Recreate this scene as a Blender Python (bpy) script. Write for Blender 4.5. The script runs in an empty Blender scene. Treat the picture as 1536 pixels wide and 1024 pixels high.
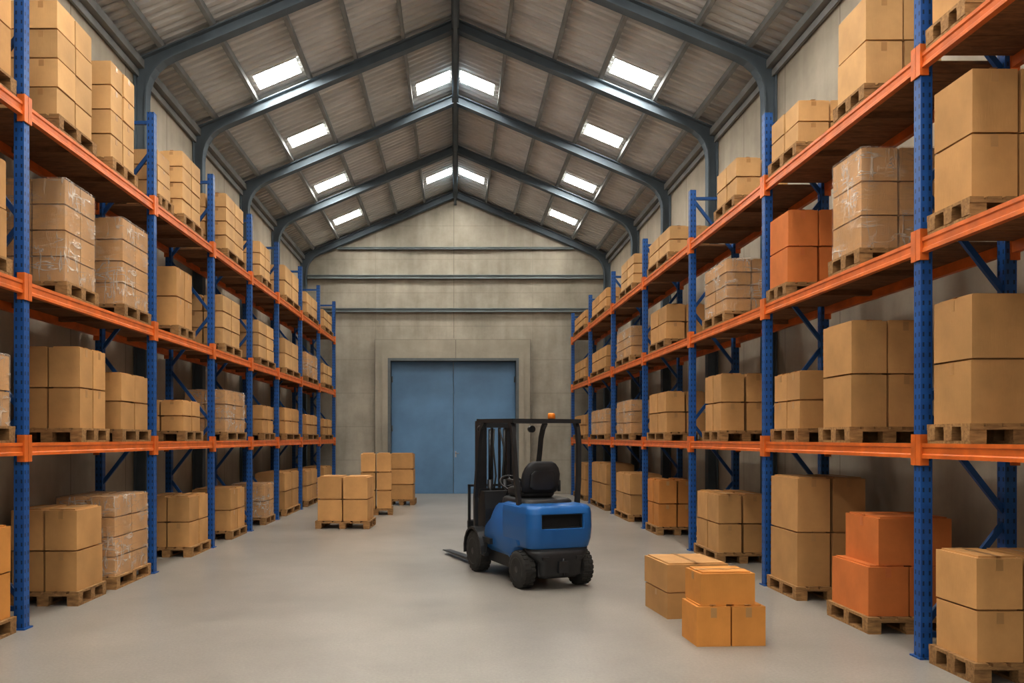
import bpy, bmesh, math, random
from mathutils import Vector, Matrix
random.seed(7)
F=1180.0; CAM=1.7
scene=bpy.context.scene
coll=scene.collection

# ---------------------------------------------------------------- materials
def newmat(name):
    m=bpy.data.materials.new(name); m.use_nodes=True
    nt=m.node_tree; b=nt.nodes['Principled BSDF']
    return m,nt,b
def N(nt,t,**k):
    n=nt.nodes.new(t)
    for a,v in k.items(): setattr(n,a,v)
    return n
def math_(nt,op,a,b=None,c=None):
    n=N(nt,'ShaderNodeMath',operation=op)
    for i,v in enumerate((a,b,c)):
        if v is None: continue
        if hasattr(v,'links'): nt.links.new(v,n.inputs[i])
        else: n.inputs[i].default_value=v
    return n.outputs[0]
def mixc(nt,fac,a,b,blend='MIX'):
    n=N(nt,'ShaderNodeMix',data_type='RGBA',blend_type=blend)
    for i,v in ((0,fac),(6,a),(7,b)):
        if hasattr(v,'links'): nt.links.new(v,n.inputs[i])
        elif i==0: n.inputs[0].default_value=v
        else: n.inputs[i].default_value=(*v,1)
    return n.outputs[2]
def noise(nt,vec,scale,detail=5,rough=.55):
    n=N(nt,'ShaderNodeTexNoise'); n.inputs['Scale'].default_value=scale
    n.inputs['Detail'].default_value=detail; n.inputs['Roughness'].default_value=rough
    if vec is not None: nt.links.new(vec,n.inputs['Vector'])
    return n.outputs['Fac']
def ramp(nt,fac,lo,hi):
    n=N(nt,'ShaderNodeMapRange'); nt.links.new(fac,n.inputs[0])
    n.inputs[1].default_value=lo; n.inputs[2].default_value=hi
    return n.outputs[0]
def scaled(nt,vec,s,rot=(0,0,0)):
    n=N(nt,'ShaderNodeMapping'); nt.links.new(vec,n.inputs[0]); n.inputs['Scale'].default_value=s
    n.inputs['Rotation'].default_value=rot
    return n.outputs[0]
def bump(nt,b,h,strength,dist):
    n=N(nt,'ShaderNodeBump'); n.inputs['Strength'].default_value=strength; n.inputs['Distance'].default_value=dist
    nt.links.new(h,n.inputs['Height']); nt.links.new(n.outputs[0],b.inputs['Normal'])

def simple(name,col,rough=.5,metal=0.0,var=.12,scale=8,spec=.5):
    m,nt,b=newmat(name)
    tc=N(nt,'ShaderNodeTexCoord').outputs['Object']
    f=noise(nt,tc,scale)
    f=ramp(nt,f,.3,.7)
    c=mixc(nt,f,[x*(1-var) for x in col],[min(1,x*(1+var)) for x in col])
    nt.links.new(c,b.inputs['Base Color'])
    b.inputs['Roughness'].default_value=rough; b.inputs['Metallic'].default_value=metal
    b.inputs['Specular IOR Level'].default_value=spec
    return m

def cardboard(name,col,var=.16):
    m,nt,b=newmat(name)
    tc=N(nt,'ShaderNodeTexCoord').outputs['Object']
    rnd=N(nt,'ShaderNodeObjectInfo').outputs['Random']
    f=ramp(nt,noise(nt,tc,2.2,6,.6),.3,.7)
    c=mixc(nt,f,[x*.82 for x in col],[x*1.10 for x in col])
    fine=ramp(nt,noise(nt,scaled(nt,tc,(60,60,8)),1.5,3),.35,.65)
    v=math_(nt,'MULTIPLY_ADD',rnd,2*var,1-var)
    h=N(nt,'ShaderNodeHueSaturation'); nt.links.new(c,h.inputs['Color']); nt.links.new(v,h.inputs['Value'])
    nt.links.new(h.outputs[0],b.inputs['Base Color'])
    b.inputs['Roughness'].default_value=.7; b.inputs['Specular IOR Level'].default_value=.3
    bump(nt,b,fine,.15,.003)
    return m

def concrete(name,c1,c2,vaxis,spacing,hspacing=None,streak=.3,phase=0,jm=.45):
    m,nt,b=newmat(name)
    pos=N(nt,'ShaderNodeNewGeometry').outputs['Position']
    big=ramp(nt,noise(nt,pos,.7,9,.68),.30,.70)
    st=ramp(nt,noise(nt,scaled(nt,pos,(2.2,2.2,.28)),1.3,5,.6),.32,.7)
    fac=math_(nt,'ADD',math_(nt,'MULTIPLY',big,1-streak),math_(nt,'MULTIPLY',st,streak))
    c=mixc(nt,fac,c1,c2)
    sp=N(nt,'ShaderNodeSeparateXYZ'); nt.links.new(pos,sp.inputs[0])
    u=math_(nt,'FRACT',math_(nt,'DIVIDE',math_(nt,'ADD',sp.outputs[vaxis],100*spacing+phase),spacing))
    mask=math_(nt,'LESS_THAN',u,.025/spacing)
    if hspacing:
        w=math_(nt,'FRACT',math_(nt,'DIVIDE',math_(nt,'ADD',sp.outputs[2],10*hspacing),hspacing))
        mask=math_(nt,'MAXIMUM',mask,math_(nt,'LESS_THAN',w,.03/hspacing))
    c=mixc(nt,math_(nt,'MULTIPLY',mask,jm),c,[x*.35 for x in c1])
    nt.links.new(c,b.inputs['Base Color'])
    b.inputs['Roughness'].default_value=.85
    bump(nt,b,noise(nt,pos,14,6,.7),.25,.01)
    return m

M={}
M['tan']=cardboard('cardboard_tan',(.51,.290,.118),.14)
M['amber']=cardboard('cardboard_amber',(.60,.275,.07),.06)
M['orange']=cardboard('cardboard_orange',(.60,.20,.055),.08)
M['ginger']=cardboard('cardboard_ginger',(.50,.22,.06),.06)
M['pale']=cardboard('cardboard_pale',(.55,.34,.155),.12)
M['brown']=cardboard('cardboard_brown',(.46,.26,.11),.14)
M['tape']=simple('packing_tape',(.40,.225,.09),.30,0,.05)
M['tape_orange']=simple('packing_tape_orange',(.53,.16,.045),.3,0,.05)
M['blue']=simple('forklift_blue',(.014,.11,.32),.34,0,.05,3)
M['black']=simple('black_plastic',(.017,.018,.020),.45,0,.2)
M['void']=simple('matt_black_recess',(.006,.006,.007),.9,0,.1)
M['darksteel']=simple('dark_painted_steel',(.024,.026,.029),.4,.2,.2)
M['rubber']=simple('tyre_rubber',(.026,.025,.023),.85,0,.3,12)
M['rim']=simple('wheel_rim',(.07,.068,.065),.55,.3,.3)
M['chrome']=simple('chrome',(.35,.35,.35),.35,.8,.05)
M['beacon']=simple('amber_lens',(.70,.22,.02),.30,0,.05)
M['vinyl']=simple('black_vinyl',(.020,.020,.022),.55,0,.2)
M['rackorange']=simple('rack_orange_paint',(.60,.145,.022),.42,0,.22,5)
M['steel']=simple('slate_blue_steel',(.135,.165,.19),.95,.0,.14,2,.04)
M['rail']=simple('grey_wall_rail',(.17,.195,.20),.8,.0,.14,2,.1)
M['purlin']=simple('grey_galvanised_purlin',(.25,.26,.26),.9,.0,.15,2,.06)
M['door']=simple('blue_door_paint',(.10,.20,.33),.5,0,.18,.9)
M['frame']=simple('door_frame_grey',(.10,.115,.12),.6,0,.1)
M['joint_and_shade']=simple('dark_joint_and_edge_shade',(.16,.145,.12),.8,0,.1)  # dark wall joint colour, also painted edge shade round the door surround

def mk_rackblue():
    m,nt,b=newmat('rack_blue_paint')
    tc=N(nt,'ShaderNodeTexCoord').outputs['Object']
    f=ramp(nt,noise(nt,tc,6),.3,.7)
    c=mixc(nt,f,(.009,.068,.24),(.014,.098,.32))
    sp=N(nt,'ShaderNodeSeparateXYZ'); nt.links.new(tc,sp.inputs[0])
    sn=N(nt,'ShaderNodeSeparateXYZ'); nt.links.new(N(nt,'ShaderNodeNewGeometry').outputs['Normal'],sn.inputs[0])
    isx=math_(nt,'GREATER_THAN',math_(nt,'ABSOLUTE',sn.outputs[0]),.5)
    u=math_(nt,'ADD',math_(nt,'MULTIPLY',isx,sp.outputs[1]),math_(nt,'MULTIPLY',math_(nt,'SUBTRACT',1.0,isx),sp.outputs[0]))
    d=math_(nt,'ABSOLUTE',math_(nt,'SUBTRACT',math_(nt,'ABSOLUTE',u),.024))
    hu=math_(nt,'LESS_THAN',d,.007)
    z=math_(nt,'FRACT',math_(nt,'MULTIPLY',math_(nt,'ADD',sp.outputs[2],20),1/.08))
    hz=math_(nt,'LESS_THAN',z,.42)
    c=mixc(nt,math_(nt,'MULTIPLY',math_(nt,'MULTIPLY',hu,hz),.85),c,(.003,.008,.02))
    nt.links.new(c,b.inputs['Base Color']); b.inputs['Roughness'].default_value=.42
    return m
M['rackblue']=mk_rackblue()
M['braceblue']=simple('brace_blue_paint',(.010,.068,.22),.45,0,.15,6)

def mk_wood(name,c1,c2):
    m,nt,b=newmat(name)
    tc=N(nt,'ShaderNodeTexCoord').outputs['Object']
    rnd=N(nt,'ShaderNodeObjectInfo').outputs['Random']
    g=ramp(nt,noise(nt,scaled(nt,tc,(3,14,14)),2.5,6,.65),.3,.72)
    c=mixc(nt,g,c1,c2)
    h=N(nt,'ShaderNodeHueSaturation'); nt.links.new(c,h.inputs['Color'])
    nt.links.new(math_(nt,'MULTIPLY_ADD',rnd,.3,.85),h.inputs['Value'])
    nt.links.new(h.outputs[0],b.inputs['Base Color']); b.inputs['Roughness'].default_value=.8
    bump(nt,b,g,.3,.004)
    return m
M['wood']=mk_wood('pallet_wood',(.17,.088,.032),(.42,.24,.095))
M['deck']=mk_wood('shelf_deck_wood',(.13,.058,.020),(.29,.13,.05))

def mk_film():
    m,nt,b=newmat('stretch_film_plastic')
    tc=N(nt,'ShaderNodeTexCoord').outputs['Object']
    def ridge(vec,scale,w):
        n=noise(nt,vec,scale,3,.5)
        d=math_(nt,'ABSOLUTE',math_(nt,'SUBTRACT',n,.5))
        r=N(nt,'ShaderNodeMapRange'); nt.links.new(d,r.inputs[0]); r.inputs[1].default_value=0; r.inputs[2].default_value=w; r.inputs[3].default_value=1; r.inputs[4].default_value=0
        return r.outputs[0]
    r1=ridge(scaled(nt,tc,(1.2,1.2,6),(.25,.2,0)),1.5,.035)
    r2=ridge(scaled(nt,tc,(6,6,1.3),(.2,-.25,0)),1.4,.03)
    patch=ramp(nt,noise(nt,tc,2.6,3,.5),.40,.66)
    f=math_(nt,'MULTIPLY',math_(nt,'MAXIMUM',r1,r2),math_(nt,'MULTIPLY_ADD',patch,.44,.06))  # whitish streaks along the wrinkles, gloss highlights painted into the film
    f=math_(nt,'ADD',f,math_(nt,'MULTIPLY_ADD',patch,.09,.04))
    b.inputs['Base Color'].default_value=(.88,.80,.70,1); b.inputs['Roughness'].default_value=.29
    nt.links.new(f,b.inputs['Alpha'])
    bump(nt,b,math_(nt,'MAXIMUM',r1,r2),.6,.02)
    return m
M['film']=mk_film()

def mk_floor():
    m,nt,b=newmat('polished_concrete_floor')
    pos=N(nt,'ShaderNodeNewGeometry').outputs['Position']
    big=noise(nt,pos,.55,7,.6)
    med=noise(nt,pos,2.4,9,.68)
    fine=noise(nt,pos,45,3,.7)
    c=mixc(nt,ramp(nt,big,.2,.8),(.15,.138,.12),(.42,.395,.35))
    c=mixc(nt,math_(nt,'MULTIPLY',ramp(nt,med,.2,.8),.6),c,(.44,.415,.37))
    c=mixc(nt,math_(nt,'MULTIPLY',ramp(nt,fine,.15,.85),.62),c,(.15,.138,.122))
    nt.links.new(c,b.inputs['Base Color'])
    nt.links.new(math_(nt,'MULTIPLY_ADD',med,.16,.28),b.inputs['Roughness'])
    b.inputs['Specular IOR Level'].default_value=.7
    return m
M['floor']=mk_floor()
M['wall_side']=concrete('concrete_side_wall',(.29,.26,.21),(.50,.455,.37),1,1.6,None,.35)
M['wall_back']=concrete('concrete_back_wall',(.19,.173,.14),(.43,.395,.33),0,2.4,1.02,.35,0.05,.15)
M['surround']=concrete('concrete_surround_shaded',(.23,.21,.172),(.38,.348,.285),0,50,None,.3)  # darker than the wall: surround shading put into the colour
def mk_sheet():
    m,nt,b=newmat('corrugated_roof_sheet')
    pos=N(nt,'ShaderNodeNewGeometry').outputs['Position']
    f=ramp(nt,noise(nt,scaled(nt,pos,(.6,2,.6)),1.2,7,.65),.3,.7)
    c=mixc(nt,f,(.48,.485,.48),(.66,.665,.66))
    nt.links.new(c,b.inputs['Base Color']); b.inputs['Roughness'].default_value=.7; b.inputs['Specular IOR Level'].default_value=.2
    return m
M['sheet']=mk_sheet()
def mk_sky():
    m,nt,b=newmat('daylit_rooflight_panel')
    pos=N(nt,'ShaderNodeNewGeometry').outputs['Position']
    sp=N(nt,'ShaderNodeSeparateXYZ'); nt.links.new(pos,sp.inputs[0])
    w=math_(nt,'SINE',math_(nt,'MULTIPLY',sp.outputs[1],40))
    s=math_(nt,'MULTIPLY_ADD',w,4.0,60.0)
    b.inputs['Base Color'].default_value=(.8,.8,.8,1)
    b.inputs['Emission Color'].default_value=(1,.955,.885,1)
    nt.links.new(s,b.inputs['Emission Strength'])
    return m
M['skylight']=mk_sky()

# ---------------------------------------------------------------- mesh helpers
def box(bm,x0,x1,y0,y1,z0,z1,mi=0):
    if x0>x1:x0,x1=x1,x0
    if y0>y1:y0,y1=y1,y0
    if z0>z1:z0,z1=z1,z0
    v=[bm.verts.new(p) for p in ((x0,y0,z0),(x1,y0,z0),(x1,y1,z0),(x0,y1,z0),(x0,y0,z1),(x1,y0,z1),(x1,y1,z1),(x0,y1,z1))]
    fs=[]
    for q in ((3,2,1,0),(4,5,6,7),(0,1,5,4),(1,2,6,5),(2,3,7,6),(3,0,4,7)):
        f=bm.faces.new([v[i] for i in q]); f.material_index=mi; fs.append(f)
    return v,fs
def bevelall(bm,w,seg=1,ang=.5):
    es=[e for e in bm.edges if len(e.link_faces)==2 and e.calc_face_angle(0)>ang]
    if es: bmesh.ops.bevel(bm,geom=es,offset=w,segments=seg,affect='EDGES',profile=.5,clamp_overlap=True)
def rings(bm,rs,closed=True,caps=True,mi=0,smooth=False):
    vs=[[bm.verts.new(p) for p in r] for r in rs]
    n=len(rs[0])
    for a,b in zip(vs[:-1],vs[1:]):
        for i in range(n if closed else n-1):
            j=(i+1)%n
            f=bm.faces.new((a[i],a[j],b[j],b[i])); f.material_index=mi; f.smooth=smooth
    if caps:
        f=bm.faces.new(list(reversed(vs[0]))); f.material_index=mi
        f=bm.faces.new(vs[-1]); f.material_index=mi
    return vs
def tube(bm,pts,r,seg=10,mi=0,square=False,rz=None):
    pts=[Vector(p) for p in pts]; rs=[]
    for i,p in enumerate(pts):
        if i==0:t=pts[1]-p
        elif i==len(pts)-1:t=p-pts[i-1]
        else:t=(pts[i+1]-p).normalized()+(p-pts[i-1]).normalized()
        t.normalize()
        up=Vector((0,0,1)) if abs(t.z)<.95 else Vector((0,1,0))
        if i>0: up=prev_b
        a=t.cross(up); 
        if a.length<1e-4: a=t.cross(Vector((1,0,0)))
        a.normalize(); b_=a.cross(t); b_.normalize(); prev_b=b_
        if square:
            rr=rz or r
            rs.append([p+a*sx*r+b_*sy*rr for sx,sy in((-1,-1),(1,-1),(1,1),(-1,1))])
        else:
            rs.append([p+(a*math.cos(k*2*math.pi/seg)+b_*math.sin(k*2*math.pi/seg))*r for k in range(seg)])
    rings(bm,rs,mi=mi,smooth=not square)
def lathe_x(bm,prof,c,seg=32,mi=0,closed_prof=False):
    c=Vector(c); rs=[]
    for r,x in prof:
        rs.append([c+Vector((x,r*math.cos(k*2*math.pi/seg),r*math.sin(k*2*math.pi/seg))) for k in range(seg)])
    rings(bm,rs,caps=True,mi=mi,smooth=True)
def sup(cx,cy,hx,hy,z,e=4,n=40):
    out=[]
    for k in range(n):
        t=2*math.pi*k/n; c=math.cos(t); s=math.sin(t)
        out.append((cx+hx*math.copysign(abs(c)**(2/e),c),cy+hy*math.copysign(abs(s)**(2/e),s),z))
    return out
def sideprism(bm,poly,x0,x1,mi=0):
    rings(bm,[[(x0,y,z) for y,z in poly],[(x1,y,z) for y,z in poly]],mi=mi)
def finish(name,bm,mats,parent=None,recenter=True,base=False,smooth_angle=None,loc=None):
    bmesh.ops.recalc_face_normals(bm,faces=bm.faces)
    me=bpy.data.meshes.new(name); bm.to_mesh(me); bm.free()
    for m in (mats if isinstance(mats,(list,tuple)) else [mats]): me.materials.append(m)
    ob=bpy.data.objects.new(name,me); coll.objects.link(ob)
    if recenter:
        xs=[v.co for v in me.vertices]
        lo=Vector([min(c[i] for c in xs) for i in range(3)]); hi=Vector([max(c[i] for c in xs) for i in range(3)])
        ctr=(lo+hi)/2
        if base: ctr.z=lo.z
        me.transform(Matrix.Translation(-ctr)); ob.location=ctr
    if parent is not None:
        ob.parent=parent
        if recenter and parent.get('_world'):
            ob.location=ob.location-parent.location
    if loc is not None: ob.location=loc
    return ob
def empty(name,loc,rz=0,world=False):
    e=bpy.data.objects.new(name,None); e.empty_display_size=.2; e.location=loc; e.rotation_euler=(0,0,rz)
    coll.objects.link(e)
    if world: e['_world']=1
    return e
def tag(o,label,cat,group=None):
    o['label']=label; o['category']=cat
    if group:o['group']=group
    return o
def struct(o):
    o['kind']='structure'; return o

# ---------------------------------------------------------------- room shell
YB=24.0; Y0=-4.0; XW=4.70; SL=.42; ZR=9.3
def zr(x): return ZR-SL*abs(x)
bm=bmesh.new(); box(bm,-5.1,5.1,Y0,YB+.6,-.2,0); struct(finish('floor',bm,M['floor']))
for s,nm in((-1,'wall_left'),(1,'wall_right')):
    bm=bmesh.new(); box(bm,s*XW,s*(XW+.3),Y0,YB+.3,0,zr(XW)-.02); struct(finish(nm,bm,M['wall_side']))
DX0,DX1,DZ=-1.99,1.87,4.07
bm=bmesh.new()
box(bm,-XW,DX0,YB,YB+.3,0,DZ); box(bm,DX1,XW,YB,YB+.3,0,DZ)
box(bm,DX0-.3,DX1+.3,YB+.3,YB+.5,0,DZ+.3)  # unseen slab added behind the doors, blocks sky light at the gaps
poly=[(-XW,DZ),(XW,DZ),(XW,zr(XW)-.03),(0,ZR-.03),(-XW,zr(XW)-.03)]
rings(bm,[[(x,YB,z) for x,z in poly],[(x,YB+.3,z) for x,z in poly]])
struct(finish('wall_back',bm,M['wall_back']))

sky=[]
for y in (13.62,16.4,19.45,22.45): sky.append((3.08,y))
for y in (16.4,22.2): sky.append((.47,y))
for y in (9.6,7.3,4.9,1.9,-1.1): sky.append((3.08,y));  # extra rooflights out of view, added to light the near end
for y in (9.6,7.3,4.3,1.3): sky.append((.47,y))  # likewise added out of view for near lighting, beside the ridge
HX,HY=.36,.25
rects=[]
for s in(-1,1):
    for x,y in sky: rects.append((s,x-HX if x>1 else .12,x+HX if x>1 else .80,y-HY,y+HY))
bm=bmesh.new()
period=.18; ys=[]; hs=[]
y=Y0
while y<YB+.3:
    for o,h in((0,0),(.35,0),(.5,.045),(.85,.045)):
        ys.append(y+o*period); hs.append(h)
    y+=period
cols=[0,.12,.80,3.08-HX,3.08+HX,5.0]
for s in(-1,1):
    grid=[[bm.verts.new((s*x,yy,zr(x)+h)) for x in cols] for yy,h in zip(ys,hs)]
    for i in range(len(ys)-1):
        ym=(ys[i]+ys[i+1])/2
        for j in range(len(cols)-1):
            xm=(cols[j]+cols[j+1])/2
            if any(r[0]==s and r[1]-.01<xm<r[2]+.01 and r[3]+.03<ym<r[4]-.03 for r in rects): continue
            bm.faces.new((grid[i][j],grid[i][j+1],grid[i+1][j+1],grid[i+1][j]))
ceil=finish('ceiling',bm,M['sheet']); struct(ceil)
for k,(s,x0,x1,y0,y1) in enumerate(rects):
    bm=bmesh.new()
    def q(xa,xb,ya,yb,dz0,dz1,mi):
        rings(bm,[[(s*xa,ya,zr(xa)+dz0),(s*xb,ya,zr(xb)+dz0),(s*xb,yb,zr(xb)+dz0),(s*xa,yb,zr(xa)+dz0)],
                  [(s*xa,ya,zr(xa)+dz1),(s*xb,ya,zr(xb)+dz1),(s*xb,yb,zr(xb)+dz1),(s*xa,yb,zr(xa)+dz1)]],mi=mi)
    q(x0,x1,y0,y1,-.010,.02,0)
    w=.010
    q(x0-w,x0,y0-w,y1+w,-.010,.03,1); q(x1,x1+w,y0-w,y1+w,-.010,.03,1)
    q(x0,x1,y0-w,y0,-.010,.03,1); q(x0,x1,y1,y1+w,-.010,.03,1)
    struct(finish('window_%d'%(k+1),bm,[M['skylight'],M['sheet']]))

def pframe(yc,hw=.085):
    zs=6.68; xe=4.12; xi=4.51
    inn=[(xi,0),(xi,zs)]
    for t in(.2,.4,.6,.8): 
        a=Vector((xi,zs));b=Vector((xi,9.0-SL*xi));c=Vector((xe,9.0-SL*xe))
        p=a*(1-t)**2+b*2*t*(1-t)+c*t*t; inn.append(tuple(p))
    inn+=[(xe,9.0-SL*xe),(0,9.0)]
    o=XW-.01
    out=[(o,0),(o,zs),(o,6.95),(o,9.2-SL*o-.0),(4.5,9.2-SL*4.5),(4.28,9.2-SL*4.28),(xe,9.2-SL*xe),(0,9.2)]
    full_i=inn+[(-x,z) for x,z in reversed(inn[:-1])]
    full_o=out+[(-x,z) for x,z in reversed(out[:-1])]
    def off(A,B,d):
        r=[]
        for a,b in zip(A,B):
            a=Vector(a);b=Vector(b); v=(b-a); v.normalize(); r.append(tuple(a+v*d))
        return r
    bm=bmesh.new()
    def strip(A,B,y0,y1):
        rings(bm,[[(a[0],y0,a[1]),(b[0],y0,b[1]),(b[0],y1,b[1]),(a[0],y1,a[1])] for a,b in zip(A,B)])
    strip(full_i,off(full_i,full_o,.022),yc-hw,yc+hw)
    strip(off(full_o,full_i,.022),full_o,yc-hw,yc+hw)
    strip(off(full_i,full_o,.015),off(full_o,full_i,.015),yc-.012,yc+.012)
    box(bm,-.02,.02,yc-hw,yc+hw,8.93,9.17)
    o=finish('steel_portal_frame',bm,M['steel'],base=True)
    tag(o,'slate-blue steel portal frame arching over the aisle','roof frame','steel roof frames')
for yc in (11.55,14.12,17.2,20.15,23.88): pframe(yc)
def slopebar(nm,xc,w,dz0,dz1,mat,lab):
    for s in((-1,1) if xc else (1,)):
        bm=bmesh.new()
        xa,xb=xc-w/2,xc+w/2
        ring=lambda yy:[(s*xa,yy,zr(xa)+dz0),(s*xb,yy,zr(xb)+dz0),(s*xb,yy,zr(xb)+dz1),(s*xa,yy,zr(xa)+dz1)]
        rings(bm,[ring(Y0),ring(YB-.02)])
        tag(finish(nm,bm,mat),lab,'roof beam','steel roof beams')
for xc in(.93,1.78,2.60,3.55,4.30): slopebar('roof_purlin',xc,.055,-.10,-.003,M['purlin'],'thin grey steel purlin running under the corrugated roof')
bm=bmesh.new(); box(bm,-.07,.07,Y0,YB-.02,9.02,9.24); box(bm,-.035,.035,Y0,YB-.02,8.80,9.02)
tag(finish('ridge_beam',bm,M['steel']),'slate-blue steel ridge beam along the roof apex','roof beam')
for s in(-1,1):
    bm=bmesh.new(); box(bm,s*4.68,s*4.56,Y0,YB-.02,7.12,7.24); box(bm,s*4.68,s*4.64,Y0,YB-.02,7.0,7.10)
    tag(finish('eave_beam',bm,M['purlin']),'grey steel eave beam fixed along the top of the wall','roof beam','eave beams')
k=1
for z,hh in((7.47,.02),(6.60,.045),(5.59,.045)):
    bm=bmesh.new(); x=min(4.5,(9.0-z)/SL-.05)
    box(bm,-x,x,YB-.10,YB,z-hh,z+hh); box(bm,-x,x,YB-.13,YB-.10,z-hh-.015,z-hh+.01); box(bm,-x,x,YB-.13,YB-.10,z+hh-.01,z+hh+.015)
    struct(finish('trim_%d'%k,bm,M['rail'])); k+=1
bm=bmesh.new(); box(bm,-.053,-.042,YB-.012,YB,4.75,8.95)
struct(finish('trim_%d'%k,bm,M['joint_and_shade'])); k+=1
bm=bmesh.new()
SX0,SX1,SZ=-2.43,2.27,4.68
box(bm,SX0,DX0-.05,YB-.18,YB,0,SZ); box(bm,DX1+.05,SX1,YB-.18,YB,0,SZ); box(bm,DX0-.05,DX1+.05,YB-.18,YB,DZ+.05,SZ)
box(bm,DX0-.22,DX0-.05,YB-.24,YB-.18,0,DZ+.24); box(bm,DX1+.05,DX1+.20,YB-.24,YB-.18,0,DZ+.24); box(bm,DX0-.05,DX1+.05,YB-.24,YB-.18,DZ+.05,DZ+.24)
bevelall(bm,.012)
struct(finish('trim_%d'%k,bm,M['surround'])); k+=1
bm=bmesh.new(); g=.03
box(bm,SX0-g,SX0,YB-.03,YB,0,SZ+g); box(bm,SX1,SX1+g,YB-.03,YB,0,SZ+g); box(bm,SX0,SX1,YB-.03,YB,SZ,SZ+g)  # dark strips paint an edge shade around the surround
struct(finish('trim_%d'%k,bm,M['joint_and_shade'])); k+=1
bm=bmesh.new()
box(bm,DX0-.05,DX0+.03,YB-.25,YB+.22,0,DZ+.05); box(bm,DX1-.03,DX1+.05,YB-.25,YB+.22,0,DZ+.05); box(bm,DX0+.03,DX1-.03,YB-.25,YB+.22,DZ-.03,DZ+.05)
struct(finish('trim_%d'%k,bm,M['frame'])); k+=1
mid=(DX0+DX1)/2
for i,(a,b) in enumerate(((DX0+.035,mid-.008),(mid+.008,DX1-.035))):
    e=empty('door_%d'%(i+1),((a+b)/2,YB+.12,0),world=True); struct(e)
    bm=bmesh.new(); box(bm,a,b,YB+.10,YB+.16,.005,DZ-.035)
    bevelall(bm,.008)
    finish('door_leaf',bm,M['door'],e)
    for zz in(.5,2.0,3.5):
        bm=bmesh.new()
        xx=a+.02 if i==0 else b-.02
        tube(bm,[(xx,YB+.09,zz-.09),(xx,YB+.09,zz+.09)],.02)
        finish('hinge',bm,M['frame'],e)
    if i==1:
        bm=bmesh.new()
        box(bm,a+.04,a+.085,YB+.085,YB+.10,1.12,1.30)
        tube(bm,[(a+.0625,YB+.09,1.24),(a+.0625,YB+.04,1.24),(a+.17,YB+.04,1.24)],.014)
        h=finish('handle',bm,M['chrome'],e); h['label']='chrome lever handle'

# ---------------------------------------------------------------- pallets & boxes
pcache={}
def pallet(lx,ly,x,y,z,rz,group):
    key=(round(lx,2),round(ly,2))
    if key not in pcache:
        lx,ly=key; bm=bmesh.new(); H=.144
        nb=6 if lx>.7 else 5
        bw=lx/nb*.80
        for i in range(nb):
            c=-lx/2+bw/2+i*(lx-bw)/(nb-1); box(bm,c-bw/2,c+bw/2,-ly/2,ly/2,H-.022,H)
        for c in(-ly/2+.05,0,ly/2-.05):
            box(bm,-lx/2,lx/2,c-.05,c+.05,H-.044,H-.022)
            for d in(-lx/2+.06,0,lx/2-.06): box(bm,d-.06,d+.06,c-.045,c+.045,.022,H-.044)
        for d in(-lx/2+.06,0,lx/2-.06): box(bm,d-.055,d+.055,-ly/2,ly/2,0,.022)
        bmesh.ops.recalc_face_normals(bm,faces=bm.faces)
        me=bpy.data.meshes.new('wooden_pallet'); bm.to_mesh(me); bm.free(); me.materials.append(M['wood']); pcache[key]=me
    o=bpy.data.objects.new('wooden_pallet',pcache[key]); coll.objects.link(o)
    o.location=(x,y,z); o.rotation_euler=(0,0,rz)
    tag(o,'rough wooden pallet carrying a stack of cartons','pallet',group)
    return o
bcache={}
def boxmesh(dx,dy,dz,mat,g=.013):
    g=round(g,3)
    key=(round(dx,2),round(dy,2),round(dz,3),mat,g)
    if key in bcache: return bcache[key]
    dx,dy,dz,_,_=key
    bm=bmesh.new()
    t=g
    box(bm,-dx/2,dx/2,-dy/2,dy/2,0,dz-t)
    bevelall(bm,.008,2)
    e=.014+g
    if dx>=dy:
        box(bm,-dx/2+e,dx/2-e,-dy/2+e,-.0025,dz-t-.001,dz); box(bm,-dx/2+e,dx/2-e,.0025,dy/2-e,dz-t-.001,dz)
    else:
        box(bm,-dx/2+e,-.0025,-dy/2+e,dy/2-e,dz-t-.001,dz); box(bm,.0025,dx/2-e,-dy/2+e,dy/2-e,dz-t-.001,dz)
    bmesh.ops.recalc_face_normals(bm,faces=bm.faces)
    me=bpy.data.meshes.new('cardboard_box'); bm.to_mesh(me); bm.free(); me.materials.append(M[mat])
    bm=bmesh.new(); w=.025; l=min(.10,dz*.3)
    if dx>=dy:
        box(bm,-dx/2+.01,dx/2-.01,-w,w,dz-.0005,dz+.001)
        for s in(-1,1): box(bm,s*dx/2-.0005*s,s*(dx/2+.0015),-w,w,dz-l,dz-.008-g)
    else:
        box(bm,-w,w,-dy/2+.01,dy/2-.01,dz-.0005,dz+.001)
        for s in(-1,1): box(bm,-w,w,s*dy/2-.0005*s,s*(dy/2+.0015),dz-l,dz-.008-g)
    bmesh.ops.recalc_face_normals(bm,faces=bm.faces)
    tm=bpy.data.meshes.new('packing_tape'); bm.to_mesh(tm); bm.free(); tm.materials.append(M['tape_orange' if mat=='orange' else 'tape'])
    bcache[key]=(me,tm); return bcache[key]
LAB={'tan':'plain tan cardboard carton','amber':'amber-coloured cardboard carton','orange':'bright orange cardboard carton','ginger':'ginger-brown cardboard carton','pale':'pale brown cardboard carton','brown':'brown cardboard carton'}
cnt=[0]
def carton(dx,dy,dz,mat,x,y,z,rz,where,group,parent=None,tape=True,g=.012):
    me,tm=boxmesh(dx,dy,dz,mat,g)
    o=bpy.data.objects.new('cardboard_box',me); coll.objects.link(o)
    o.rotation_euler=(0,0,rz)
    if parent: o.parent=parent; o.location=(x,y,z)
    else:
        o.location=(x,y,z); tag(o,LAB[mat]+' '+where,'box',group); cnt[0]+=1
    if tape:
        t=bpy.data.objects.new('packing_tape',tm); coll.objects.link(t); t.parent=o
    return o
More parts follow.
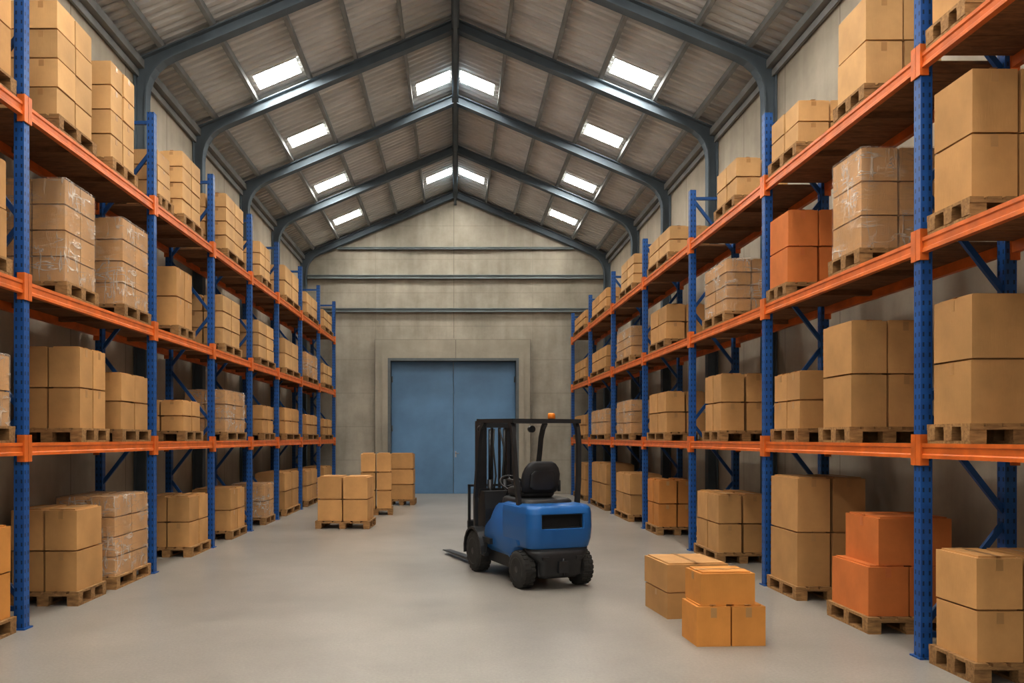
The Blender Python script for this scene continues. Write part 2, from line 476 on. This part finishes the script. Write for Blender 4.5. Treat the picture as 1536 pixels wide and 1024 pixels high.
def stack(cx,cy,z0,lx,ly,ztop,nx,ny,nz,mat,rz=0,where='stacked on a pallet in the rack',group='cartons on the racks',wrapped=False,onpallet=True,tape=True,over=.05):
    R=Matrix.Rotation(rz,3,'Z')
    z=z0
    if onpallet:
        pallet(lx+over,ly+over,cx,cy,z0,rz,'wooden pallets'); z=z0+.145
    h=(ztop-z)/nz
    bx,by=lx/nx,ly/ny
    g=.008+.0008*cy; gap=.016+.0009*cy
    if wrapped:
        e=empty('stretch_wrapped_load',(cx,cy,z),rz)
        tag(e,'block of brown cartons bound in glossy clear stretch film','wrapped load','wrapped loads')
    for k in range(nz):
        for i in range(nx):
            for j in range(ny):
                lx_=-lx/2+bx*(i+.5); ly_=-ly/2+by*(j+.5)
                jr=0 if wrapped else random.uniform(-.012,.012)
                if wrapped:
                    carton(bx-.018,by-.018,h,mat,lx_,ly_,k*h,0,'',None,parent=e,tape=False,g=g)
                else:
                    p=R@Vector((lx_+random.uniform(-.005,.005),ly_+random.uniform(-.003,.003),0))
                    carton(bx-gap,by-gap,h-.0005,mat,cx+p.x,cy+p.y,z+k*h,rz+jr,where,group,tape=tape,g=g)
    if wrapped:
        bm=bmesh.new(); H=h*nz
        v,fs=box(bm,-lx/2-.004,lx/2+.004,-ly/2-.004,ly/2+.004,.0,H+.008)
        bmesh.ops.delete(bm,geom=[fs[0]],context='FACES')
        bevelall(bm,.02,2)
        bmesh.ops.recalc_face_normals(bm,faces=bm.faces)
        me=bpy.data.meshes.new('stretch_film'); bm.to_mesh(me); bm.free(); me.materials.append(M['film'])
        f=bpy.data.objects.new('stretch_film',me); coll.objects.link(f); f.parent=e; f['label']='clear shiny wrinkled plastic film'

# ---------------------------------------------------------------- racks
def WL(d): return 3.927-.0139*d
def WR(d): return 3.62-.006*d
LD=[4.1]+[4634/(o+16.4) for o in(643,450,362,305,265,230,203,180)]
RD=[3.1]+[F*3.62/(o+7.08) for o in(693,462,351,281,234,200,174)]
RDEP=.74
LEV={-1:(1.66,3.10,4.68),1:(1.66,3.24,4.66)}
TOP={-1:5.80,1:5.45}
def rack(s,Ds,W):
    root=empty('pallet_rack',(s*W(Ds[0]),Ds[0],0),world=True)
    tag(root,'long blue and orange steel pallet rack standing along the concrete wall','shelving')
    top=TOP[s]
    ph=.045
    for d in Ds:
        xf=W(d); xr=xf+RDEP
        fr=empty('upright_frame',(s*xf,d,0)); fr.parent=root; fr.location=(s*xf-root.location.x,d-root.location.y,0)
        for xx in(xf,xr-.09):
            bm=bmesh.new()
            x0,x1=(s*xx,s*(xx+.09))
            x0,x1=min(x0,x1),max(x0,x1)
            box(bm,x0,x1,d-ph,d+ph,0.012,top); bevelall(bm,.008,1)
            box(bm,x0-.02,x1+.02,d-.07,d+.07,0,.012)
            p=finish('post',bm,M['rackblue']); p.parent=fr; p.location=p.location-Vector((s*xf,d,0))
        flip=False
        def bar(pa,pb,bm): tube(bm,[pa,pb],.016,square=True,rz=.022)
        zz=.25
        while zz+.85<top:
            a,b=(xf+.05,xr-.05) if not flip else (xr-.05,xf+.05)
            bm=bmesh.new(); bar((s*a,d,zz),(s*b,d,zz+.82),bm)
            p=finish('brace',bm,M['braceblue']); p.parent=fr; p.location=p.location-Vector((s*xf,d,0))
            flip=not flip; zz+=.85
        for zz in(.18,top-.12):
            bm=bmesh.new(); bar((s*(xf+.05),d,zz),(s*(xr-.05),d,zz),bm)
            p=finish('brace',bm,M['braceblue']); p.parent=fr; p.location=p.location-Vector((s*xf,d,0))
    prof=[(-.05,-.115),(-.05,-.03),(-.028,-.03),(-.028,0),(0,0),(0,-.028),(-.010,-.038),(-.010,-.078),(0,-.088),(0,-.115)]
    for i in range(len(Ds)-1):
        d0,d1=Ds[i],Ds[i+1]
        for z in LEV[s]:
            for rear in(0,1):
                bm=bmesh.new()
                o0=W(d0)+(RDEP if rear else 0); o1=W(d1)+(RDEP if rear else 0)
                sg=-1 if not rear else 1
                rr=[]
                for (dd,oo) in((d0+.047,o0),(d1-.047,o1)):
                    rr.append([(s*(oo+sg*u),dd,z+v) for u,v in prof])
                rings(bm,rr)
                for (dd,oo,q) in((d0,o0,1),(d1,o1,-1)):
                    ya,yb=(dd+.003,dd+.062) if q>0 else (dd-.062,dd-.003)
                    box(bm,s*(oo+sg*.001),s*(oo+sg*.015),ya,yb,z-.17,z+.07)
                    yc=(dd+.046,dd+.058) if q>0 else (dd-.058,dd-.046)
                    box(bm,s*(oo-sg*.055),s*(oo+sg*.012),yc[0],yc[1],z-.17,z+.07)
                finish('load_beam',bm,M['rackorange'],root)
            bm=bmesh.new()
            a=d0+.065;b=d1-.065; n=max(4,int((b-a)/.145)); w=(b-a)/n
            for j in range(n):
                y0=a+j*w+.004;y1=a+(j+1)*w-.004; oo=W((y0+y1)/2)
                box(bm,s*(oo+.032),s*(oo+RDEP-.032),y0,y1,z-.028,z-.001)
            for t in(.33,.66):
                yy=a+(b-a)*t; oo=W(yy); box(bm,s*(oo+.055),s*(oo+RDEP-.055),yy-.03,yy+.03,z-.08,z-.028)
            finish('shelf_deck',bm,M['deck'],root)
    return root
rack(-1,LD,WL); rack(1,RD,WR)

def load(s,lev,D0,D1,ztop,nx,ny,nz,kind,inset=.02,depth=.68,rz=0,tape=True):
    W=WL if s<0 else WR
    Ds=LD if s<0 else RD
    for d in Ds:
        if abs(D0-d)<.10 or (D0<d<D1 and d-D0<D1-d): D0=max(D0,d+.09)
        if abs(D1-d)<.10 or (D0<d<D1): D1=min(D1,d-.09)
    z0=0 if lev==0 else LEV[s][lev-1]
    xi=max(W(D0),W(D1))+inset
    wrapped=kind.startswith('w'); mat={'t':'tan','o':'orange','a':'amber','w':'brown','g':'ginger','p':'pale'}[kind[0]]
    stack(s*(xi+depth/2),(D0+D1)/2,z0,depth,D1-D0,ztop,nx,ny,nz,mat,rz,wrapped=wrapped,
          where='stacked on a pallet '+('under the lowest shelf' if lev==0 else 'on the rack shelf'),tape=tape)
L=-1;R_=1
load(L,0,6.0,6.86,.95,1,1,2,'a'); load(L,1,6.0,6.84,2.42,1,1,2,'w'); load(L,2,6.0,6.80,4.1,1,1,2,'t'); load(L,3,6.05,6.86,5.7,1,1,2,'t')
load(L,0,7.98,8.57,.98,2,1,2,'t'); load(L,0,8.85,9.8,1.04,2,2,4,'w')
load(L,1,8.05,8.65,2.645,2,2,2,'t'); load(L,1,9.0,9.8,2.46,2,2,2,'t')
load(L,2,7.75,8.4,4.27,2,2,4,'w'); load(L,2,9.05,9.8,4.25,2,2,4,'w')
load(L,3,7.6,8.35,5.95,2,2,4,'p'); load(L,3,8.75,9.4,5.92,2,2,4,'p')
load(L,0,11.25,12.1,.87,2,2,2,'t'); load(L,1,11.0,11.75,2.24,2,2,2,'t'); load(L,2,10.75,11.4,4.06,2,2,2,'t')
load(L,3,10.08,10.55,5.42,1,1,3,'p'); load(L,3,10.95,11.75,5.72,2,2,4,'p')
load(L,0,13.2,14.1,.85,1,2,2,'t'); load(L,1,12.9,14.1,2.5,2,2,3,'w'); load(L,2,12.8,13.8,4.05,2,2,3,'p'); load(L,3,12.95,14.05,5.75,2,2,4,'p')
load(L,0,15.4,16.2,.8,1,2,2,'w',tape=False); load(L,1,15.3,16.2,2.35,1,2,2,'t',tape=False); load(L,2,15.0,16.25,3.97,1,2,3,'p',tape=False); load(L,3,15.1,15.95,5.5,1,2,3,'p',tape=False)
for z1,z2,z3,z0,i in((2.38,3.9,5.5,.95,5),(2.3,3.85,5.35,.9,6),(2.25,3.8,5.3,.9,7)):
    a,b=LD[i],LD[i+1]; a,b=a+.30*(b-a),b-.12
    if i==7: b=b-.15
    load(L,0,a,b,z0,1,2,2,'t',tape=False); load(L,1,a,b,z1,1,2,2,'t',tape=False); load(L,2,a,b,z2,1,2,2,'p' if i!=6 else 'w',tape=False); load(L,3,a,b,z3,1,2,2,'p',tape=False)
load(R_,0,5.45,5.93,.88,2,1,2,'t'); load(R_,1,5.5,5.95,2.72,1,1,2,'t'); load(R_,2,5.5,5.95,4.30,2,1,2,'t'); load(R_,3,5.55,5.97,5.5,1,1,2,'t')
load(R_,1,7.15,7.72,2.78,2,1,2,'t'); load(R_,1,8.3,8.98,2.42,1,2,2,'t',inset=.06,depth=.64)
load(R_,0,8.25,8.98,1.29,2,1,2,'t',depth=.72)
load(R_,2,6.98,7.52,4.29,2,1,3,'w'); load(R_,2,8.5,9.0,4.18,2,1,2,'o')
load(R_,3,6.9,7.42,5.6,2,1,2,'p'); load(R_,3,8.25,8.95,5.26,2,2,2,'p')
load(R_,0,10.7,11.7,.94,2,2,2,'t'); load(R_,1,10.6,11.3,2.58,2,2,2,'t'); load(R_,2,10.4,11.3,4.08,2,2,4,'w'); load(R_,3,10.05,10.8,5.3,2,2,2,'p')
load(R_,0,13.8,14.6,.97,2,2,2,'g'); load(R_,1,13.3,14.5,2.5,2,2,2,'t'); load(R_,2,13.3,14.4,3.98,2,2,2,'t'); load(R_,3,13.1,14.5,5.25,2,2,2,'p')
load(R_,0,16.0,17.4,.97,1,2,2,'t',tape=False); load(R_,1,15.9,17.3,2.48,1,2,3,'w',tape=False); load(R_,2,15.9,17.3,3.98,1,2,3,'w',tape=False); load(R_,3,15.7,16.9,5.4,1,2,3,'p',tape=False)
for i,(z0,z1,z2,z3) in((5,(1.1,2.4,3.9,5.25)),(6,(1.0,2.35,3.9,5.2))):
    a,b=RD[i],RD[i+1]; a,b=a+.25*(b-a),b-.2
    if i==6: b-=.1
    load(R_,0,a,b,z0,1,2,2,'t',tape=False); load(R_,1,a,b,z1,1,2,2,'w' if i==5 else 't',tape=False); load(R_,2,a,b,z2,1,2,2,'t',tape=False); load(R_,3,a,b,z3,1,2,2,'t',tape=False)
xo=WR(7.2)+.02
pallet(.78,.76,xo+.37,7.2,0,0,'wooden pallets')
carton(.35,.66,.44,'orange',xo+.185,7.2,.145,0,'on a pallet under the lowest shelf','cartons on the racks')
carton(.35,.66,.44,'orange',xo+.55,7.2,.145,0,'on a pallet under the lowest shelf','cartons on the racks')
carton(.64,.58,.42,'orange',xo+.43,7.18,.586,0,'on top of two orange cartons','cartons on the racks')

AW='stacked on a pallet in the aisle'; AG='cartons in the aisle'
stack(-2.10,15.15,0,.98,.75,.98,2,1,2,'tan',math.radians(-3),AW,AG,tape=False)
stack(-1.78,17.75,0,.70,.70,1.37,2,2,3,'tan',math.radians(4),AW,AG,tape=False)
stack(-1.36,20.3,0,.62,.62,1.32,1,1,3,'tan',math.radians(-2),AW,AG,tape=False)
FG='loose cartons on the floor'
a=math.radians(6)
carton(.60,.60,.25,'tan',2.26,7.72,0,a,'under another carton on the floor',FG)
carton(.60,.62,.27,'tan',2.26,7.74,.25,a,'on top of another loose carton',FG)
a=math.radians(3)
carton(.285,.36,.335,'amber',2.10,6.60,0,a,'standing on the concrete floor',FG)
carton(.285,.36,.335,'amber',2.10+.292*math.cos(a),6.60+.292*math.sin(a),0,a,'standing on the concrete floor',FG)
carton(.46,.34,.265,'amber',2.225,6.63,.335,a+.03,'on top of two amber cartons',FG)

# ---------------------------------------------------------------- forklift
fk=empty('forklift',(.895,9.62,0),math.radians(20))
tag(fk,'blue and black forklift truck parked on the concrete floor','forklift')
def P(name,bm,mat,parent=fk,label=None,wn=False):
    if wn:
        for f in bm.faces: f.smooth=True
    o=finish(name,bm,mat)
    if wn:
        md=o.modifiers.new('wn','WEIGHTED_NORMAL'); md.keep_sharp=False
    o.parent=parent
    if parent is not fk: o.location=o.location-parent.location
    if label:o['label']=label
    return o
bm=bmesh.new()
def cwring(z,hx,yr,ch):
    arc=[(1-math.cos(math.radians(t)),1-math.sin(math.radians(t))) for t in (0,18,36,54,72,90)]
    left=[(-hx+ch*a,yr+ch*b,z) for a,b in arc]
    right=[(hx-ch*a,yr+ch*b,z) for a,b in reversed(arc)]
    return [(-hx,-.14,z)]+left+right+[(hx,-.14,z)]
rings(bm,[cwring(z,hx,yr,.12) for z,hx,yr in((.455,.37,-.84),(.48,.39,-.86),(.57,.405,-.885),(.70,.41,-.90),(.86,.408,-.895),(.915,.40,-.88),(.942,.38,-.85),(.952,.345,-.81))])
vx,z0,z1=.26,.69,.85
for co_,no_ in(((0,0,z0),(0,0,1)),((0,0,z1),(0,0,1)),((-vx,0,0),(1,0,0)),((vx,0,0),(1,0,0))):
    bmesh.ops.bisect_plane(bm,geom=bm.verts[:]+bm.edges[:]+bm.faces[:],plane_co=co_,plane_no=no_)
rf=[f for f in bm.faces if f.calc_center_median().y<-.85 and abs(f.calc_center_median().x)<vx and z0-.001<f.calc_center_median().z<z1+.001]
r=bmesh.ops.extrude_face_region(bm,geom=rf)
nv=[v for v in r['geom'] if isinstance(v,bmesh.types.BMVert)]
bmesh.ops.translate(bm,vec=(0,.10,0),verts=nv)
bmesh.ops.delete(bm,geom=rf,context='FACES')
for v in nv: v.co.x*=.94; v.co.z=.77+(v.co.z-.77)*.9
bevelall(bm,.012,3,.6)
P('counterweight',bm,M['blue'],wn=True)
bm=bmesh.new()
box(bm,-.24,.24,-.835,-.795,z0+.008,z1-.008)
box(bm,-.252,-.238,-.875,-.80,z0+.008,z1-.008); box(bm,.238,.252,-.875,-.80,z0+.008,z1-.008)
box(bm,-.24,.24,-.875,-.80,z1-.016,z1-.004); box(bm,-.24,.24,-.875,-.80,z0+.004,z0+.014)
P('vent_opening',bm,M['void'],label='black recessed vent in the counterweight')
bm=bmesh.new()
arch=[(-.60+.265*math.cos(t),.215+.265*math.sin(t)) for t in [math.radians(x) for x in range(20,91,14)]]
poly=[(-.14,.935),(-.02,.925),(.08,.88),(.17,.80),(.25,.71),(.34,.655),(.42,.60),(.45,.50),(.42,.40),(.34,.35),(.24,.33),(-.28,.33)]+arch+[(-.62,.935)]
sideprism(bm,poly,-.40,.40); bevelall(bm,.03,4,.6)
P('side_body',bm,M['blue'],wn=True)
bm=bmesh.new()
box(bm,-.36,.36,-.34,.42,.18,.36); box(bm,-.27,.27,-.82,.95,.16,.46); bevelall(bm,.03,2)
P('chassis',bm,M['black'])
bm=bmesh.new()
def lring(z,hx,yr,ch): 
    return [(-hx,-.70,z),(-hx,yr+ch,z),(-hx+ch*.3,yr+ch*.3,z),(-hx+ch,yr,z),(hx-ch,yr,z),(hx-ch*.3,yr+ch*.3,z),(hx,yr+ch,z),(hx,-.70,z)]
rings(bm,[lring(z,hx,yr,ch) for z,hx,yr,ch in((.13,.23,-.82,.06),(.17,.26,-.865,.07),(.32,.275,-.895,.08),(.40,.36,-.885,.12),(.465,.385,-.855,.12))]); bevelall(bm,.012,2)
P('rear_bumper',bm,M['black'],wn=True)
bm=bmesh.new(); box(bm,-.06,.06,-.92,-.87,.20,.33); tube(bm,[(0,-.905,.17),(0,-.905,.36)],.012); bevelall(bm,.006)
P('tow_pin',bm,M['darksteel'])
for s in(-1,1):
    bm=bmesh.new(); box(bm,s*.17,s*.25,-.90,-.87,.345,.380); P('rear_reflector',bm,M['darksteel'])
bm=bmesh.new(); box(bm,-.44,.44,.18,.62,.40,.47); box(bm,-.46,-.40,.30,.48,.24,.28); box(bm,.40,.46,.30,.48,.24,.28)
for s in(-1,1):
    for y in(.31,.47): box(bm,s*.42,s*.44,y-.01,y+.01,.26,.42)
P('step',bm,M['black'])
bm=bmesh.new(); rings(bm,[sup(0,-.22,hx,hy,z,6,40) for z,hx,hy in((.80,.35,.38),(.975,.33,.36),(1.0,.30,.33))],smooth=True)
P('seat_base',bm,M['black'])
for s in(-1,1):
    bm=bmesh.new()
    rs=[]
    for t in range(-10,181,19):
        a=math.radians(t); r0,r1=.285,.315
        rs.append([(s*.29,.65+r0*math.cos(a),.26+r0*math.sin(a)),(s*.49,.65+r0*math.cos(a),.26+r0*math.sin(a)),(s*.49,.65+r1*math.cos(a),.26+r1*math.sin(a)),(s*.29,.65+r1*math.cos(a),.26+r1*math.sin(a))])
    rings(bm,rs)
    P('front_fender',bm,M['black'])
bm=bmesh.new(); sideprism(bm,[(.55,.42),(.86,.42),(.84,.80),(.72,1.02),(.60,1.02),(.56,.8)],-.34,.34); bevelall(bm,.02,2)
P('dashboard',bm,M['black'])
sw=Vector((-.05,.36,1.13)); bm=bmesh.new()
n=Vector((0,-.55,.83)).normalized(); u=Vector((1,0,0)); v=n.cross(u)
pts=[sw+(u*math.cos(t)+v*math.sin(t))*.16 for t in [2*math.pi*k/24 for k in range(25)]]
tube(bm,pts,.014,8)
for t in(90,210,330):
    a=math.radians(t); tube(bm,[sw-n*.02,sw+(u*math.cos(a)+v*math.sin(a))*.16],.01,6)
tube(bm,[sw-n*.03,(-.05,.60,.92)],.025,8)
P('steering_wheel',bm,M['black'])
for x in(.12,.17,.22): 
    bm=bmesh.new()
    tube(bm,[(x,.60,1.0),(x,.52,1.14)],.008,6); bmesh.ops.create_icosphere(bm,subdivisions=1,radius=.018,matrix=Matrix.Translation((x,.52,1.15)))
    P('control_lever',bm,M['black'])
seat=empty('seat',(-.03,-.2,1.0)); seat.parent=fk
bm=bmesh.new(); rings(bm,[sup(-.03,-.13,hx,hy,z,4,36) for z,hx,hy in((1.0,.21,.22),(1.03,.235,.25),(1.09,.24,.255),(1.12,.21,.22))],smooth=True)
P('cushion',bm,M['vinyl'],seat)
bm=bmesh.new()
rs=[]
for z,hx,y,th in((1.05,.19,-.34,.04),(1.08,.225,-.355,.055),(1.18,.245,-.38,.06),(1.28,.24,-.405,.058),(1.35,.215,-.42,.052),(1.40,.175,-.43,.045),(1.43,.12,-.435,.03)):
    rs.append(sup(-.03,y,hx,th,z,3.2,40))
rings(bm,rs,smooth=True); P('backrest',bm,M['vinyl'],seat)
bm=bmesh.new()
rs=[]
for z,hx in((1.10,.13),(1.13,.165),(1.28,.165),(1.32,.13)): rs.append(sup(-.03,-.41-(z-1.12)*.2,hx,.045,z,5,30))
rings(bm,rs,smooth=False); P('backrest_shell',bm,M['darksteel'],seat)
for s in(-1,1):
    bm=bmesh.new(); tube(bm,[(s*.26-.03,-.36,1.07),(s*.26-.03,-.36,1.19),(s*.26-.03,-.05,1.20)],.02,8); P('armrest',bm,M['vinyl'],seat)
G=1.90
gd=empty('overhead_guard',(0,0,G)); gd.parent=fk
for s in(-1,1):
    bm=bmesh.new()
    tube(bm,[(s*.37,-.54,.90),(s*.40,-.52,1.2),(s*.42,-.49,1.65),(s*.42,-.46,1.82),(s*.42,-.40,G)],.022,square=True,rz=.030)
    P('rear_post',bm,M['black'],gd)
    bm=bmesh.new()
    tube(bm,[(s*.40,.74,.45),(s*.42,.70,.95),(s*.43,.57,1.50),(s*.43,.53,1.70),(s*.43,.47,1.83),(s*.42,.38,G)],.022,square=True,rz=.030)
    P('front_post',bm,M['black'],gd)
bm=bmesh.new()
for s in(-1,1): tube(bm,[(s*.42,-.50,G+.0),(s*.42,.60,G+.02)],.024,square=True,rz=.024)
for y,z in((-.49,G),(.59,G+.02)): tube(bm,[(-.44,y,z),(.44,y,z)],.024,square=True,rz=.024)
for i in range(7):
    y=-.36+i*.135; box(bm,-.40,.40,y-.012,y+.012,G-.012,G+.015)
P('roof_frame',bm,M['black'],gd)
bc=empty('beacon',(.20,-.22,G+.02)); bc.parent=fk
bm=bmesh.new(); rings(bm,[sup(.2,-.22,r,r,z,2,20) for z,r in((G+.012,.042),(G+.03,.042),(G+.035,.04))]); P('beacon_base',bm,M['black'],bc)
bm=bmesh.new(); rings(bm,[sup(.2,-.22,r,r,z,2,20) for z,r in((G+.035,.046),(G+.085,.044),(G+.10,.038),(G+.103,.02))],smooth=True); P('beacon_lens',bm,M['beacon'],bc,'amber plastic beacon lens')
mast=empty('mast',(0,1.0,.1)); mast.parent=fk
for s in(-1,1):
    bm=bmesh.new()
    x=s*.235
    box(bm,x-.032,x+.032,.96,.98,.10,1.93); box(bm,x+s*.012,x+s*.032,.98,1.10,.10,1.93)
    box(bm,x-.032,x+.032,1.09,1.11,.10,1.93)
    P('outer_rail',bm,M['darksteel'],mast)
    bm=bmesh.new(); x=s*.172; box(bm,x-.026,x+.026,.99,1.01,.12,1.90); box(bm,x-.008,x+.008,1.01,1.10,.12,1.90); box(bm,x-.026,x+.026,1.08,1.10,.12,1.90)
    P('inner_rail',bm,M['darksteel'],mast)
    bm=bmesh.new(); tube(bm,[(s*.105,.98,.15),(s*.105,.98,1.15)],.034,12); tube(bm,[(s*.105,.98,1.15),(s*.105,.98,1.82)],.02,12)
    P('lift_cylinder',bm,M['darksteel'],mast)
    bm=bmesh.new(); tube(bm,[(s*.055,1.03,.4),(s*.055,1.03,1.84)],.012,square=True,rz=.02); P('lift_chain',bm,M['darksteel'],mast)
    bm=bmesh.new(); tube(bm,[(s*.29,.99,.9),(s*.29,.62,.55)],.025,10); P('tilt_cylinder',bm,M['darksteel'],mast)
bm=bmesh.new()
for z,h in((.16,.12),(1.0,.07),(1.88,.08)): box(bm,-.26,.26,.95,.975,z-h/2,z+h/2)
for z in(1.88,.62): box(bm,-.18,.18,1.075,1.10,z-.03,z+.03)
P('cross_member',bm,M['darksteel'],mast)
for pp in ([(-.05,.96,1.82),(-.09,.90,1.6),(-.06,.88,1.2),(-.10,.92,.8)],[(.03,.96,1.82),(.07,.90,1.55),(.03,.88,1.15),(.08,.92,.8)]):
    bm=bmesh.new(); tube(bm,pp,.012,8); P('hydraulic_hose',bm,M['rubber'],mast)
car=empty('fork_carriage',(0,1.15,.4)); car.parent=fk
bm=bmesh.new()
box(bm,-.36,.36,1.12,1.16,.20,.29); box(bm,-.36,.36,1.12,1.16,.50,.59)
for x in(-.20,0,.20): box(bm,x-.03,x+.03,1.10,1.13,.20,.59)
P('carriage_plate',bm,M['darksteel'],car)
bm=bmesh.new()
for x in(-.34,.34): box(bm,x-.016,x+.016,1.12,1.15,.55,1.08)
box(bm,-.356,.356,1.12,1.15,1.05,1.08)
for x in(-.22,-.11,0,.11,.22): box(bm,x-.008,x+.008,1.125,1.145,.58,1.06)
P('load_backrest',bm,M['darksteel'],car)
for s in(-1,1):
    bm=bmesh.new()
    sideprism(bm,[(1.16,.05),(1.16,.60),(1.20,.60),(1.20,.10),(1.26,.085),(2.22,.062),(2.24,.05)],s*.28-.06,s*.28+.06); bevelall(bm,.005)
    P('fork',bm,M['darksteel'],car)
for s in(-1,1):
    bm=bmesh.new(); tube(bm,[(s*.36,.64,1.82),(s*.36,.70,1.82)],.045,14); P('work_light',bm,M['black'])
def wheel(name,x,y,r,w,steer=0):
    wl=empty(name,(x,y,r),steer); wl.parent=fk
    so=1 if x>0 else -1
    bm=bmesh.new()
    prof=[(r*.62,-w/2),(r*.80,-w/2),(r*.95,-w/2+.012),(r-.008,-w/2+.035),(r-.008,w/2-.035),(r*.95,w/2-.012),(r*.80,w/2),(r*.62,w/2)]
    lathe_x(bm,prof,(0,0,0),36)
    for k in range(22):
        a=2*math.pi*k/22
        for side in(-1,1):
            Rm=Matrix.Rotation(a+(.07 if side>0 else -.07),4,'X')
            v,f=box(bm,side*.008,side*(w/2-.012),-.018*r/.22,.018*r/.22,r-.02,r)
            for q in v: q.co=Rm@q.co
    t=finish('tyre',bm,M['rubber']); t.parent=wl
    bm=bmesh.new()
    prof=[(r*.2,so*(w/2-.035)),(r*.45,so*(w/2-.03)),(r*.56,so*(w/2-.01)),(r*.64,so*(w/2+.004)),(r*.64,so*(-w/2+.01)),(r*.3,so*(-w/2+.01))]
    lathe_x(bm,prof,(0,0,0),28)
    lathe_x(bm,[(r*.2,so*(w/2-.04)),(r*.2,so*(w/2-.005)),(r*.13,so*(w/2+.005))],(0,0,0),18)
    for k in range(6):
        a=2*math.pi*k/6; tube(bm,[(so*(w/2-.035),r*.33*math.cos(a),r*.33*math.sin(a)),(so*(w/2-.015),r*.33*math.cos(a),r*.33*math.sin(a))],.012,6)
    t=finish('wheel_hub',bm,M['rim']); t.parent=wl
for s in(-1,1):
    wheel('front_wheel',s*.395,.65,.26,.17); wheel('rear_wheel',s*.365,-.60,.215,.15,math.radians(3))

# ---------------------------------------------------------------- light & camera
w=bpy.data.worlds.new('World'); scene.world=w; w.use_nodes=True
w.node_tree.nodes['Background'].inputs[0].default_value=(1,.96,.90,1); w.node_tree.nodes['Background'].inputs[1].default_value=.55
def area(nm,loc,rot,sx,sy,p,col):
    l=bpy.data.lights.new(nm,'AREA'); l.shape='RECTANGLE'; l.size=sx; l.size_y=sy; l.energy=p; l.color=col
    o=bpy.data.objects.new(nm,l); o.location=loc; o.rotation_euler=rot; coll.objects.link(o)
area('front_fill_light',(0,-3.6,5.5),(math.radians(90),0,0),8,5,150,(1,.94,.86))  # added fill lamp behind the camera, not a real fitting
cam=bpy.data.cameras.new('camera'); co=bpy.data.objects.new('camera',cam); coll.objects.link(co)
co.location=(0,0,CAM); co.rotation_euler=(math.radians(90),0,0)
cam.sensor_width=36; cam.lens=F/1536*36; cam.shift_x=85/1536; cam.shift_y=145/1536; cam.clip_end=200
scene.camera=co
scene.view_settings.view_transform='Standard'
scene.view_settings.exposure=.12
scene.view_settings.gamma=.86
for o in list(bpy.data.objects):
    if '_world' in o: del o['_world']
print('BOXES',cnt[0],'OBJ',len(bpy.data.objects))
